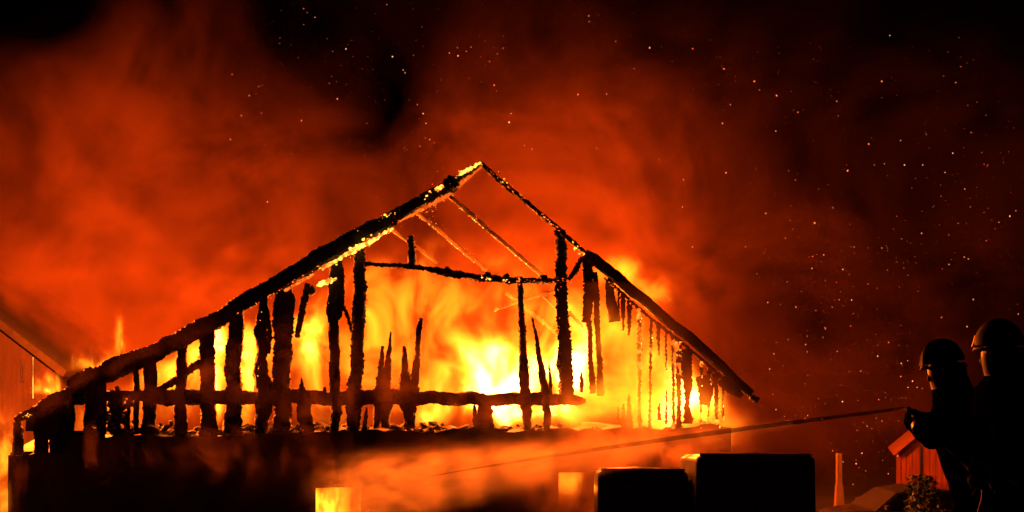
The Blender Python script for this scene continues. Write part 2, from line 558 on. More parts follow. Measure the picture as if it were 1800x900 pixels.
# --- posts and burnt-down studs of the gable
posts = [
    ([(239, 638, 9), (240, 700, 11), (239, 764, 9)], .1),
    ([(263, 624, 20), (262, 690, 26), (261, 768, 22)], .16),
    ([(321, 596, 18), (319, 690, 20), (317, 770, 24)], .18),
    ([(366, 570, 26), (365, 690, 27), (364, 770, 30)], .14),
    ([(413, 545, 26), (411, 640, 27), (410, 772, 30)], .16),
    ([(465, 515, 10), (462, 555, 22), (459, 640, 22), (462, 700, 28), (459, 772, 20)], .26),
    ([(498, 485, 30), (498, 560, 36), (496, 690, 32), (497, 772, 28)], .14),
    ([(591, 452, 22), (590, 500, 27), (588, 555, 28), (586, 562, 19), (588, 640, 17), (590, 700, 20), (587, 772, 16)], .16),
    ([(632, 438, 18), (631, 520, 23), (628, 620, 22), (625, 700, 28), (621, 772, 22)], .14),
    ([(914, 486, 9), (917, 560, 12), (921, 640, 15), (923, 700, 20), (928, 760, 12)], .18),
    ([(985, 404, 16), (986, 470, 18), (988, 560, 20), (993, 640, 23), (998, 704, 26)], .22),
    ([(1034, 450, 17), (1033, 520, 17), (1031, 567, 16)], .12),
    ([(1036, 566, 9), (1038, 620, 7), (1042, 692, 11)], .3),
    ([(1046, 478, 8), (1050, 560, 11), (1053, 620, 8), (1056, 696, 12)], .3),
    ([(1071, 488, 14), (1074, 530, 17), (1079, 566, 21)], .14),
]
for k, (pts, rg) in enumerate(posts):
    p_ = T('post', pts, 'char', v=rng.uniform(.02, .1), depth=.2, rag=rg, fine=3.2 if k == 10 else rng.uniform(1.0, 3.0))
    x0, y0 = pts[0][0], pts[0][1]
    if k in (4, 5, 7, 8, 10):
        e = pts[0][2] * .5
        crust(p_, [(x0 - e, y0 + 8), (pts[-1][0] - e * 1.2, 670)], M['ember_hot' if k in (5, 7) else 'ember'], v=.0, dens=.09, size=(.6, 1.7), spread=1.0, seed=50 + k, elong=1.6)
T('brace', [(272, 690, 10), (320, 660, 14), (364, 630, 12)], v=.14, depth=.12)
T('brace', [(600, 528, 5), (612, 560, 6), (624, 602, 5)], 'char_glow', v=.2, depth=.08, rag=.3)
T('brace', [(1024, 452, 6), (1012, 474, 8), (999, 492, 7)], v=.02, depth=.1)
T('hanging_board', [(541, 498, 9), (534, 530, 13), (528, 560, 11), (522, 594, 8)], v=.04, depth=.08)
T('charred_knot', [(540, 508, 8), (548, 512, 20), (556, 510, 8)], v=.02, depth=.2, rag=.3, cap=.3)
sk = T('splinter', [(470, 548, 5), (474, 580, 8), (472, 622, 6)], v=.02, depth=.08, rag=.4)
crust(rake, [(556, 500), (590, 488)], M['ember_hot'], v=-.04, dens=.7, size=(1.2, 3.6), spread=3, seed=61)
stubs = [
    [(672, 608, 5), (670, 640, 9), (668, 690, 20), (660, 752, 10)],
    [(687, 583, 2), (684, 620, 8), (680, 690, 20), (677, 752, 14)],
    [(709, 608, 6), (712, 625, 8), (713, 650, 14), (712, 690, 26), (722, 752, 16)],
    [(740, 559, 8), (738, 580, 10), (735, 610, 9), (730, 650, 14), (727, 692, 18), (718, 752, 16)],
    [(935, 558, 3), (944, 600, 7), (951, 640, 9), (957, 690, 16), (962, 758, 10)],
    [(965, 640, 2), (967, 665, 5), (968, 696, 9)],
    [(530, 664, 3), (531, 680, 10), (534, 712, 24), (540, 772, 34)],
    [(571, 680, 6), (571, 700, 10)],
    [(852, 708, 26), (852, 735, 28), (853, 765, 30)],
    [(834, 712, 5), (836, 730, 9), (838, 762, 12)],
    [(645, 716, 3), (643, 735, 6), (640, 760, 9)],
    [(1022, 655, 3), (1023, 672, 7), (1022, 690, 5)],
    [(204, 700, 16), (203, 728, 18), (205, 770, 12)],
    [(224, 690, 10), (226, 720, 6), (222, 765, 14)],
    [(30, 742, 16), (31, 770, 18), (28, 800, 22)],
]
for k, pts in enumerate(stubs):
    T('burnt_stud', pts, v=rng.uniform(.02, .1), depth=.14, rag=.25, fine=1.5)

# --- left-over boarding: the low left corner and the slatted right part
def board(pts, **kw):
    return T('board', pts, kw.pop('mat', 'char'), v=kw.pop('v', .05), depth=.05, rag=kw.pop('rag', .12), fine=kw.pop('fine', 1.2), **kw)
for x, yt, yb, w in ((52, 728, 758, 14), (66, 720, 800, 13), (79, 712, 800, 14), (93, 704, 806, 14), (108, 698, 805, 17), (124, 690, 800, 15),
                     (139, 685, 712, 17), (140, 757, 790, 20), (157, 676, 770, 17), (171, 670, 775, 16), (182, 664, 772, 9)):
    board([(x, yt, w + 1), (x + .5, (yt + yb) / 2, w + 1), (x, yb, w)])
def roofy(x):
    return 452 + (x - 1040) * .852 + 14
rb = random.Random(57)
x = 1088
k_ = 0
while x < 1276:
    w = rb.choice((4, 6, 8, 11, 15)) * rb.uniform(.8, 1.2)
    gap = rb.choice((3, 4.5, 6, 8))
    yt = roofy(x) + 4
    yb = rb.uniform(738, 768)
    dx = rb.uniform(-4, 4)
    kind = rb.random()
    if x < 1118 or kind < .14:
        # burnt through: a splinter hanging from the roof, a stump on the wall
        board([(x, yt, w), (x + dx * .4, yt + rb.uniform(10, 30), w * .8), (x + dx, yt + rb.uniform(35, 80), w * .2)], rag=.3, fine=2.5)
        board([(x + dx, rb.uniform(670, 725), w * .2), (x + dx, 732, w * .7), (x + dx * .7, yb, w)], rag=.3, fine=2.5)
    elif yt < 715 and kind < .9:
        b_ = board([(x, yt, w), (x + dx * .3, yt + (yb - yt) * .35, w * rb.uniform(.6, 1.1)), (x + dx * .6, yt + (yb - yt) * .7, w * rb.uniform(.35, .9)), (x + dx, yb, w)], rag=.3, fine=2.8, mat=rb.choice(('char', 'burning', 'burning')))
        crust(b_, [(x + w * .5, yt + 14), (x + w * .5 + dx, yb - 8)], M['ember_hot'], v=.0, dens=.10, size=(.8, 2.2), spread=1.3, seed=200 + k_, elong=3.0)
    x += w + gap
    k_ += 1
board([(1268, 666, 16), (1285, 684, 22), (1304, 698, 8)], rag=.2)
board([(1236, 660, 20), (1242, 690, 26), (1238, 712, 14)], rag=.4, fine=3, v=.1)

# --- heaps of burnt debris along the wall top
its = []
rd = random.Random(77)
for k in range(420):
    x = rd.uniform(150, 1230)
    y = 757 + rd.gauss(0, 5) + (6 if x > 1000 else 0)
    s = rd.uniform(2, 8) * .0115
    its.append((B(x, y, rd.uniform(.05, .9)), (s * rd.uniform(.8, 2.2), s * 1.5, s * rd.uniform(.5, 1.2)), rd.uniform(-.6, .6)))
for k in range(70):
    x = rd.uniform(186, 245)
    y = rd.uniform(684, 760)
    s = rd.uniform(2, 6) * .0115
    its.append((B(x, y, rd.uniform(.05, .3)), (s * rd.uniform(.8, 2.0), s, s * rd.uniform(.6, 1.4)), rd.uniform(-1, 1)))
db = lumps('debris', its, M['char_glow'], barn, jit=.5, seed=8)
db['kind'] = 'stuff'

# ------------------------------------------------------------------ flames
def dome_box(name, lo, hi, mat, parent=None):
    bm = bmesh.new()
    bm_box(bm, lo, hi)
    return from_bm(name, bm, mat, parent)

def S(px, py, v, rx, ry, rz, a):
    return (B(px, py, v), (rx * .0115, ry, rz * .0115), a)

def barn_child_stuff(o, label, cat='flames'):
    """flames are a thing of their own standing in the barn"""
    o.parent = None
    o.location = (0, BY, 0)
    o.rotation_euler = (0, 0, TH)
    return tag(o, label, cat, kind='stuff')

spots = [
    S(866, 672, 1.6, 66, .5, 44, 55.0),        # white heart
    S(940, 655, 1.6, 80, .5, 46, 11.0),
    S(1012, 640, 1.5, 26, .5, 66, 30.0),
    S(900, 718, 1.5, 130, .5, 15, 22.0),
    S(388, 640, 1.5, 17, .5, 60, 46.0),
    S(440, 620, 1.5, 24, .5, 75, 13.0),
    S(545, 620, 1.6, 44, .5, 66, 6.0),
    S(345, 655, 1.5, 30, .5, 50, 4.5),
    S(290, 650, 1.5, 70, .5, 60, 3.4),
    S(200, 705, 1.5, 60, .5, 60, 4.0),
    S(1085, 590, 1.5, 70, .5, 110, 4.0),
    S(1210, 700, 1.4, 80, .5, 70, 18.0),
    S(800, 590, 1.8, 240, .6, 115, 1.25),
    S(620, 600, 1.8, 170, .6, 130, .95),
    S(460, 590, 1.8, 260, .6, 120, .8),
    S(1000, 560, 1.8, 160, .6, 110, 1.3),
]
def slope_plane(a, b, v, soft):
    p, q = B(*a, v), B(*b, v)
    d = (q - p).normalized()
    n = Vector((d.z, 0, -d.x))
    if n.z > 0: n = -n
    return (tuple(n), -n.dot(p), soft)
fm = flame_mat('loft_fire', spots, .8, nscale=1.15, step=.45, zstretch=.6, turb=(.30, .72), warp=.42, detail=4.5,
               planes=[slope_plane((130, 700), (845, 330), 1.6, .8), slope_plane((980, 440), (1322, 735), 1.6, .5)])
lo = (B(150, 700, 0.4).x - .6, .42, ZW - .5)
hi = (B(1290, 700, 1.6).x + .3, 3.0, B(800, 380, 1.6).z)
fl = barn_child_stuff(dome_box('loft_flames', lo, hi, fm), 'wall of orange fire inside the barn loft, white hot behind the tie beam')
fl['category'] = 'flames'

LIGHTS = [(-7.5, 3, 4.2, 900), (-3.0, 3, 5.0, 1200), (0.2, 3, 4.8, 1800), (3.0, 3, 4.6, 1500), (1.6, .75, 3.95, 300), (-3.6, .75, 3.95, 130),
          (-9.5, 7.5, 5.0, 40000), (-3.0, 8.0, 6.0, 9000), (3.5, 8.0, 6.0, 17000)]
for u, v, z, p in LIGHTS:
    fire_light(fl, (u, v, z), p)
# (children of the flames keep the flames' own frame)

# tongues above the roof, left and right, and the fire beyond the left corner
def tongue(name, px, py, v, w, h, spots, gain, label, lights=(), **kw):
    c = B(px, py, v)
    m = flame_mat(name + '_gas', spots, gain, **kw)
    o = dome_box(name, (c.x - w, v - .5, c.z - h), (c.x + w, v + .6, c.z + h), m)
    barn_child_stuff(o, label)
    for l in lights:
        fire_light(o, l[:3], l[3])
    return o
tongue('roof_flames', 190, 610, 5.6, 1.7, 1.3, [S(208, 600, 5.6, 12, .3, 36, 5.0), S(160, 640, 5.6, 36, .3, 12, 3.0), S(180, 630, 5.6, 50, .3, 30, .8)], .9,
       'small flames licking up behind the left roof slope', nscale=2.2, step=.4, warp=.22)
tongue('corner_flames', 84, 672, 1.8, .55, .55, [S(88, 676, 1.8, 16, .3, 13, 8.0), S(78, 686, 1.8, 16, .3, 7, 9.0)], 1.0,
       'low yellow flames above the lower left roof edge', nscale=3.0, step=.4, warp=.12)
tongue('eave_flames', 1115, 500, 3.6, 1.6, 1.2, [S(1108, 500, 3.6, 60, .5, 34, 2.6), S(1150, 520, 3.6, 40, .5, 26, 1.6), S(1085, 480, 3.6, 34, .5, 26, 1.2)], 1.0,
       'yellow flames pouring over the right roof slope', nscale=1.3, step=.4, warp=.3)
tongue('side_flames', 2, 830, .4, .42, 2.0, [S(4, 800, .4, 22, .5, 60, 2.0), S(2, 870, .4, 20, .5, 50, 1.6)], 1.2,
       'orange fire at the far left beyond the barn corner', nscale=2.4, step=.4, warp=.25)
tongue('window_flames', 592, 900, .9, .7, .7, [S(572, 890, .9, 42, .4, 46, 5.0)], 1.9, 'yellow fire glowing in the left ground floor window', nscale=1.8, step=.5, warp=.25,
       turb=(.25, .7), lights=[(B(592, 880, .8).x, .8, 1.75, 130)])
tongue('window_flames', 1030, 862, .9, .75, .7, [S(994, 846, .9, 22, .4, 24, 2.6)], 1.4, 'orange fire glowing in the ground floor window beside the vans', nscale=1.8, step=.5, warp=.25,
       turb=(.25, .7), lights=[(B(1030, 860, .8).x, .8, 1.9, 220)])
tongue('gable_flame_haze', 1150, 650, -.75, 1.9, 1.75, [S(1105, 640, -.7, 60, .4, 95, 1.0), S(1060, 712, -.7, 100, .4, 45, 1.3), S(1190, 705, -.7, 80, .4, 40, .75), S(1068, 560, -.7, 26, .4, 60, .6), S(1240, 715, -.7, 40, .4, 30, 1.1)], 1.0,
       'soft orange flame and fire-lit steam haze, given its own glow, before the boards at the right of the gable', nscale=.9, step=.7, warp=.35, zstretch=.5, turb=(.22, .72))  # fire-lit steam before the boards, its glow put in as emission like flame

# ------------------------------------------------------------------ smoke, lit by the fire
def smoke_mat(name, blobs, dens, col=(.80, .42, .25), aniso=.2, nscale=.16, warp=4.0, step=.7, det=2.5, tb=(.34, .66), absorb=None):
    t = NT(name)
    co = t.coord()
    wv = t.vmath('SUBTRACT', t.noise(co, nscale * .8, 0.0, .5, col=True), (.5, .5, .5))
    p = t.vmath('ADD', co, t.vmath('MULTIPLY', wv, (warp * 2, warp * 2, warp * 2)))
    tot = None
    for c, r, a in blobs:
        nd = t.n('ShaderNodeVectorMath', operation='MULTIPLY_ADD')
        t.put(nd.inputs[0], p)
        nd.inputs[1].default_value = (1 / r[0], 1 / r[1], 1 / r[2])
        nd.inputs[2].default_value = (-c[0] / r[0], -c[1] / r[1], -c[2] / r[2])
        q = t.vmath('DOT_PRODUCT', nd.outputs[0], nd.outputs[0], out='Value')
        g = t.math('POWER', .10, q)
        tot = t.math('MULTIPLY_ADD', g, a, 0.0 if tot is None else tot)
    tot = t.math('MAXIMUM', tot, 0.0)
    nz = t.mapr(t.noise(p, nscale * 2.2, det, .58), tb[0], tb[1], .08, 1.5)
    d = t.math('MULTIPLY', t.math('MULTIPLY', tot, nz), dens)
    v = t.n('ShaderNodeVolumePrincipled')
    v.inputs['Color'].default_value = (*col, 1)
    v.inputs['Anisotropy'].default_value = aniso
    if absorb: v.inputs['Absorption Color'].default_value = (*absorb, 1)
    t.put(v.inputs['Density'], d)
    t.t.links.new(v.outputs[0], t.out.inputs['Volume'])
    t.m.cycles.volume_step_rate = step
    return t.m

def SB(px, py, Y, rx, ry, rz, a):
    k = Y / FPX
    return (W(px, py, Y), (rx * k, ry, rz * k), a)

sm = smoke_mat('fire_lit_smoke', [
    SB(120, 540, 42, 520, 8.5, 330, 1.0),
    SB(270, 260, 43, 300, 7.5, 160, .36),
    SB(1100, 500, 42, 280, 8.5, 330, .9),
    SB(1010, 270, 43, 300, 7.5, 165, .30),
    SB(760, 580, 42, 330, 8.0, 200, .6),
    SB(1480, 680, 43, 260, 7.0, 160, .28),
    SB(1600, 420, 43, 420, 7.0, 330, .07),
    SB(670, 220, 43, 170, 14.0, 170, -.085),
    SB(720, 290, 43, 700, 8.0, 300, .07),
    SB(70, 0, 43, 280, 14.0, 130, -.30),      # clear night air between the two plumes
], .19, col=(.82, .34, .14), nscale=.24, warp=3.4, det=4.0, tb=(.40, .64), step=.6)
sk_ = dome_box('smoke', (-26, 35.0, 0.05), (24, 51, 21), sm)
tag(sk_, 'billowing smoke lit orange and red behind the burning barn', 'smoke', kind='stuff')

# steam and drifting smoke in front of the gable
st = smoke_mat('steam_at_gable', [
    (B(1060, 745, -1.8), (2.2, .7, .9), 1.0),
    (B(1190, 775, -1.8), (1.4, .7, .6), 1.0),
    (B(1030, 855, -1.8), (1.2, .7, .9), 1.6),
    (B(830, 830, -1.8), (2.6, .7, .5), .4),
    (B(330, 820, -1.8), (3.4, .7, .7), .08),
    (B(600, 690, -1.8), (6.0, .7, 1.2), .07),  # thin mist added across the posts in place of the fire's bloom
], .66, col=(.85, .46, .30), aniso=.45, nscale=.75, warp=.5, step=.7, tb=(.38, .64))
so = dome_box('steam', (-10.8, -2.3, .9), (6.2, -1.3, 6.0), st)
so.location = (0, BY, 0); so.rotation_euler = (0, 0, TH)
tag(so, 'thin red-lit steam drifting before the barn wall where the water strikes', 'steam', kind='stuff')

# ------------------------------------------------------------------ water jet and its spray
A = W(1588, 718, 8.75)
Bp = W(560, 878, 23.2)
def jet_pt(f):
    p = A.lerp(Bp, f)
    p.z += .35 * 4 * f * (1 - f) * .25
    return p
M['water'] = surf('water_jet', (.012, .008, .008), .5, .3, 14, .4, spec=.1)
_t = M['water'].node_tree
_mx = _t.nodes.new('ShaderNodeMixShader'); _tr = _t.nodes.new('ShaderNodeBsdfTransparent')
_out = [n for n in _t.nodes if n.type == 'OUTPUT_MATERIAL'][0]
_p = [n for n in _t.nodes if n.type == 'BSDF_PRINCIPLED'][0]
_mx.inputs[0].default_value = .52                  # clear water: part of what lies behind shows through
_t.links.new(_tr.outputs[0], _mx.inputs[1]); _t.links.new(_p.outputs[0], _mx.inputs[2]); _t.links.new(_mx.outputs[0], _out.inputs['Surface'])
vs, fs = [], []
NJ, NR = 90, 7
rj = random.Random(4)
for i in range(NJ):
    f = i / (NJ - 1) * .62
    c = jet_pt(f)
    rad = (.012 + .062 * f) * (1 - .97 * max(0, (f - .16) / .46) ** .9)
    for q in range(NR):
        a = 2 * math.pi * q / NR
        k = rad * (1 + rj.uniform(-.06, .06))
        vs.append((c.x + .45 * k * math.cos(a), c.y + .3 * k * math.cos(a), c.z + k * math.sin(a)))
for i in range(NJ - 1):
    for q in range(NR):
        a, b = i * NR + q, i * NR + (q + 1) % NR
        fs.append((a, b, b + NR, a + NR))
fs.append(tuple(range(NR))[::-1]); fs.append(tuple(range((NJ - 1) * NR, NJ * NR)))
jet = from_py('water_jet', vs, fs, M['water'], None, True)
tag(jet, 'long thin water jet shot from the hose towards the barn', 'water jet')

# spray: a widening cone of droplets round the far half of the jet
P0, P1 = jet_pt(.08), jet_pt(.985)
ax = (P1 - P0)
LEN = ax.length
t = NT('spray_mist')
co = t.coord()
sep = t.n('ShaderNodeSeparateXYZ'); t.put(sep.inputs[0], co)
rad = t.math('SQRT', t.math('ADD', t.math('MULTIPLY', sep.outputs[0], sep.outputs[0]), t.math('MULTIPLY', sep.outputs[1], sep.outputs[1])))
R0, R1 = .05, 1.0
lim = t.math('ADD', t.math('MULTIPLY', sep.outputs[2], (R1 - R0) / LEN), R0)
rn = t.math('DIVIDE', rad, lim)
core = t.math('POWER', t.mapr(rn, 1.0, .0), 1.5)
nz = t.mapr(t.noise(t.vmath('MULTIPLY', co, (2.6, 2.6, .35)), 1.8, 4.0, .65), .36, .66, .12, 1.7)
fade = t.mapr(sep.outputs[2], LEN * .985, LEN * .75)
dn = t.math('MULTIPLY', t.math('MULTIPLY', t.math('MULTIPLY', core, fade), nz), t.math('DIVIDE', 1.0, t.math('ADD', lim, .12)))
v = t.n('ShaderNodeVolumePrincipled')
v.inputs['Color'].default_value = (.95, .8, .7, 1)
v.inputs['Anisotropy'].default_value = .5
t.put(v.inputs['Density'], dn)
t.t.links.new(v.outputs[0], t.out.inputs['Volume'])
t.m.cycles.volume_step_rate = .35
bm = bmesh.new()
bmesh.ops.create_cone(bm, cap_ends=True, segments=24, radius1=R0, radius2=R1, depth=LEN)
for vt in bm.verts: vt.co.z += LEN / 2
sp = from_bm('spray', bm, t.m)
sp.location = P0
sp.rotation_euler = ax.to_track_quat('Z', 'Y').to_euler()
tag(sp, 'widening spray of droplets round the water jet before the wall', 'spray', kind='stuff')

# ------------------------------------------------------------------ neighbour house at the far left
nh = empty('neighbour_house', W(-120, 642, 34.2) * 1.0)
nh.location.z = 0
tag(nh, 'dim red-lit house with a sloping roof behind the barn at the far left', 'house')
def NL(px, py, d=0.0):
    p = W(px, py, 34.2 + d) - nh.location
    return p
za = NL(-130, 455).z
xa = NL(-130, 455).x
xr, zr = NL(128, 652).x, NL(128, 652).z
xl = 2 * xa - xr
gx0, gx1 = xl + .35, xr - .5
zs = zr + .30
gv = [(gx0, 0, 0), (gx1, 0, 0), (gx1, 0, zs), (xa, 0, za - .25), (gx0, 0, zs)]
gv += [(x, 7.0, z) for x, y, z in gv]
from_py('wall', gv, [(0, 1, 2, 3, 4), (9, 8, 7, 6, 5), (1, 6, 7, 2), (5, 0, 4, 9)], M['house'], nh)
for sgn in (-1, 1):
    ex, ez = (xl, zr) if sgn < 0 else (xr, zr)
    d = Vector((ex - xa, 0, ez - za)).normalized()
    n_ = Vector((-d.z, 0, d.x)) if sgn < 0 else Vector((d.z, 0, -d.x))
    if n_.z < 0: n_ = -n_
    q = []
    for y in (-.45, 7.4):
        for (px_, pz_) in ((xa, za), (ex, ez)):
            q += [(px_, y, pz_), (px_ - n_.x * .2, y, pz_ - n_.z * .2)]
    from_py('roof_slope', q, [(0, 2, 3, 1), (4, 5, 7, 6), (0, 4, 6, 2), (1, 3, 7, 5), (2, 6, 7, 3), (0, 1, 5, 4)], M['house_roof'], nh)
M['streak'] = emis('glow_streak', (1, .30, .03), .5, 3.0, 1.5)
M['streak_dim'] = emis('glow_streak_dim', (1, .10, .01), .25, 1.0, 1.5)
for (x, y0, y1, w, m) in ((59, 628, 700, 2.6, 'streak'), (41, 634, 670, 3.0, 'streak_dim')):
    a_, b_ = NL(x - w / 2, y1), NL(x + w / 2, y0)
    streak_root = empty('window'); streak_root.parent = nh  # bright wall streak put in as a glowing strip; the window is made up
    box('pane', (a_.x, -.03, a_.z), (b_.x, .02, b_.z), M[m], streak_root)
    bm = bmesh.new()
    bm_box(bm, (a_.x - .03, -.05, a_.z - .03), (a_.x - .002, .02, b_.z + .03)); bm_box(bm, (b_.x + .002, -.05, a_.z - .03), (b_.x + .03, .02, b_.z + .03))
    from_bm('frame', bm, M['house'], streak_root)

# ------------------------------------------------------------------ vans parked before the right end of the barn
def van(loc, rz, w, h, L, label, seed):
    """panel van seen from behind: local x across, y forward, z up; origin at the rear bumper"""
    root = empty('panel_van', loc, rz)
    tag(root, label, 'van', 'dark vans parked before the barn')
    hw = w / 2
    prof = []                                   # cross-section, rounded roof
    def sect(y, hh, ww, zb):
        pts = []
        rc = .09
        pts.append((-ww * .97, y, zb)); pts.append((-ww, y, zb + .35)); pts.append((-ww, y, 1.0)); pts.append((-ww * .97, y, hh - rc * 1.6))
        for k in range(6):
            a = math.pi - k / 5 * math.pi / 2
            pts.append((-ww * .97 + rc + rc * math.cos(a), y, hh - rc + rc * math.sin(a) - .03 * (k < 5)))
        pts.append((0, y, hh + .035))
        return pts + [(-x, yy, z) for x, yy, z in pts[-2::-1]]
    rings = [sect(0.0, h - .03, hw * .985, .42), sect(.06, h, hw, .38), sect(L * .45, h - .030 * L, hw, .36), sect(L * .68, h - .048 * L, hw, .36),
             sect(L * .86, h * .62, hw * .97, .38), sect(L * .98, h * .45, hw * .92, .40), sect(L, h * .33, hw * .88, .45)]
    n = len(rings[0])
    vs = [p for r in rings for p in r]
    fs = []
    for i in range(len(rings) - 1):
        for q in range(n - 1):
            fs.append((i * n + q, i * n + q + 1, (i + 1) * n + q + 1, (i + 1) * n + q))
        fs.append((i * n + n - 1, i * n, (i + 1) * n, (i + 1) * n + n - 1))
    fs.append(tuple(range(n))); fs.append(tuple(range((len(rings) - 1) * n, len(rings) * n))[::-1])
    b_ = from_py('body', vs, fs, M['van'], root, smooth=False)
    for sg in (-1, 1):
        x0, x1 = sorted((sg * .012, sg * hw * .93))
        d = box('door', (x0, -.035, .55), (x1, -.002, h - .20), M['van'], root, .012)
        if sg > 0:
            box('handle', (.05, -.07, h * .45), (.09, -.037, h * .45 + .16), M['chrome'], d, .008)
        box('hinge', tuple(min(a, b) for a, b in zip((sg * hw * .93, -.05, h * .7), (sg * hw * .96, -.004, h * .7 + .09))),
            tuple(max(a, b) for a, b in zip((sg * hw * .93, -.05, h * .7), (sg * hw * .96, -.004, h * .7 + .09))), M['van'], d)
        tx0, tx1 = sorted((sg * hw * .945, sg * hw * .985))
        box('tail_light', (tx0, -.05, .95), (tx1, -.003, 1.45), M['red_lens'], root, .008)
        for y in (L * .18, L * .80):
            wh = empty('wheel', (sg * (hw - .11), y, .34)); wh.parent = root
            for nm, ra, th, mm in (('tyre', .34, .2, 'rubber'), ('rim', .2, .214, 'chrome')):
                bm = bmesh.new()
                bmesh.ops.create_cone(bm, cap_ends=True, segments=20, radius1=ra, radius2=ra, depth=th)
                bmesh.ops.rotate(bm, verts=bm.verts, cent=(0, 0, 0), matrix=Matrix.Rotation(math.pi / 2, 3, 'Y'))
                from_bm(nm, bm, M[mm], wh)
    box('roof_edge_glint', (-hw * .90, -.012, h - .028), (hw * .90, .05, h + .026), M['edge_glint'], root, .012)  # pale bar added along the roof edge to give the rim of firelight
    box('bumper', (-hw * .96, -.12, .36), (hw * .96, -.004, .53), M['rubber'], root, .03)
    return root
def place_van(xr_px, ytop_px, Y, w, L, rz, label, seed):
    c = W(xr_px, ytop_px, Y)
    return van((c.x - w / 2 * math.cos(rz), Y - w / 2 * math.sin(rz), 0), rz, w, c.z, L, label, seed)
place_van(1212, 826, 21.6, 1.62, 2.9, math.radians(-2), 'lower dark van in front of the barn, wrapped in spray on its left', 1)
place_van(1437, 800, 20.6, 2.05, 4.6, math.radians(-3), 'taller dark van parked right of the barn gable under the water jet', 2)

# ------------------------------------------------------------------ shed, post, car and shrub at the right
sy = 40.0
shed = empty('garden_shed', (W(1640, 642, sy).x, sy, 0), math.radians(-14))
tag(shed, 'small red board shed with a gabled roof, lit by the fire, beyond the firefighter', 'shed')
hw, hs, hp, dp = 1.0, 1.75, 2.62, 2.4
nb = 11
for i in range(nb):
    x0 = -hw + 2 * hw * i / nb; x1 = -hw + 2 * hw * (i + 1) / nb - .014
    def zt(x): return hs + (hp - hs) * (1 - abs(x) / hw)
    y0 = rng.uniform(-.008, .008)
    q = [(x0, y0, 0), (x1, y0, 0), (x1, y0, zt(x1)), (x0, y0, zt(x0))]
    q += [(x, .03, z) for x, y, z in q]
    from_py('board', q, [(0, 1, 2, 3), (7, 6, 5, 4), (0, 4, 5, 1), (1, 5, 6, 2), (2, 6, 7, 3), (3, 7, 4, 0)], M['shed'], shed)
box('corner_post', (-hw - .05, -.03, 0), (-hw - .002, .1, hs), M['shed'], shed); box('corner_post', (hw + .002, -.03, 0), (hw + .05, .1, hs), M['shed'], shed)
box('door_jamb', (-.42, -.045, 0), (-.36, -.012, 1.9), M['char'], shed)
for sg in (-1, 1):
    x0, x1 = sorted((sg * hw, sg * (hw - .03)))
    box('side_wall', (x0, .11, 0), (x1, dp, hs - .02), M['shed'], shed)
    d = Vector((sg * hw, 0, hs - hp)).normalized()
    nrm = Vector((-d.z * sg, 0, abs(d.x)))
    a0 = Vector((0, 0, hp + .02)); a1 = a0 + d * 1.62
    q = []
    for y in (-.3, dp + .2):
        for p in (a0, a1):
            q += [(p.x, y, p.z), (p.x + nrm.x * .06, y, p.z + nrm.z * .12)]
    from_py('roof_slope', q, [(0, 2, 3, 1), (4, 5, 7, 6), (0, 4, 6, 2), (1, 3, 7, 5), (2, 6, 7, 3), (0, 1, 5, 4)], M['shed_roof'], shed)
box('rear_wall', (-hw, dp + .002, 0), (hw, dp + .03, hs), M['shed'], shed)

py_ = 36.0
pc = W(1475, 642, py_)
gp = empty('wooden_post', (pc.x, py_, 0)); tag(gp, 'pale wooden post lit orange, standing between the vans and the shed', 'post')
bm = bmesh.new(); bm_box(bm, (-.08, -.08, 0.0), (.08, .08, W(0, 797, py_).z), .012, jit=.008); from_bm('shaft', bm, M['post'], gp)
bm = bmesh.new(); bmesh.ops.create_cone(bm, cap_ends=True, segments=4, radius1=.20, radius2=.13, depth=W(0, 852, py_).z)
bmesh.ops.rotate(bm, verts=bm.verts, cent=(0, 0, 0), matrix=Matrix.Rotation(math.pi / 4, 3, 'Z'))
for v_ in bm.verts: v_.co.z += W(0, 852, py_).z / 2
from_bm('base', bm, M['post'], gp)

# parked car, side on
cyy = 31.0
car = empty('parked_car', (W(1585, 642, cyy).x, cyy, 0), math.radians(6)); tag(car, 'dark parked car beside the shed, its bonnet edge catching firelight', 'car')
prof = [(-2.05, .42), (-2.08, .70), (-1.75, .86), (-1.05, .96), (-.45, 1.38), (.15, 1.47), (.95, 1.42), (1.55, 1.05), (2.0, .98), (2.06, .60), (2.0, .36)]
vs, fs = [], []
for sgy, in ((-1,), (-.82,), (.82,), (1,)):
    for x, z in prof:
        t_ = max(0, (z - .95)) / .5
        yy = sgy * (.84 - .16 * t_) * (1 if abs(sgy) == 1 else 1)
        vs.append((x * (1 if abs(sgy) < 1 else .985), yy, z + (.012 if abs(sgy) < 1 else -.012)))
n = len(prof)
for r_ in range(3):
    for q in range(n - 1):
        fs.append((r_ * n + q, r_ * n + q + 1, (r_ + 1) * n + q + 1, (r_ + 1) * n + q))
    fs.append((r_ * n + n - 1, r_ * n, (r_ + 1) * n, (r_ + 1) * n + n - 1))
fs.append(tuple(range(n))); fs.append(tuple(range(3 * n, 4 * n))[::-1])
from_py('body', vs, fs, M['car'], car)
def glass_poly(name, pts):
    q = [(x, -.86 + .16 * max(0, (z - .95)) / .5 * 1.0 - .004, z) for x, z in pts]
    q += [(x, y + .01, z) for x, y, z in q]
    k = len(pts)
    from_py(name, q, [tuple(range(k)), tuple(range(2 * k - 1, k - 1, -1))] + [(i, (i + 1) % k, k + (i + 1) % k, k + i) for i in range(k)], M['glass_dark'], car)
glass_poly('side_window', [(-.82, 1.0), (.05, 1.02), (.05, 1.40), (-.42, 1.32)])
glass_poly('side_window', [(.12, 1.02), (1.25, 1.04), (.92, 1.37), (.12, 1.40)])
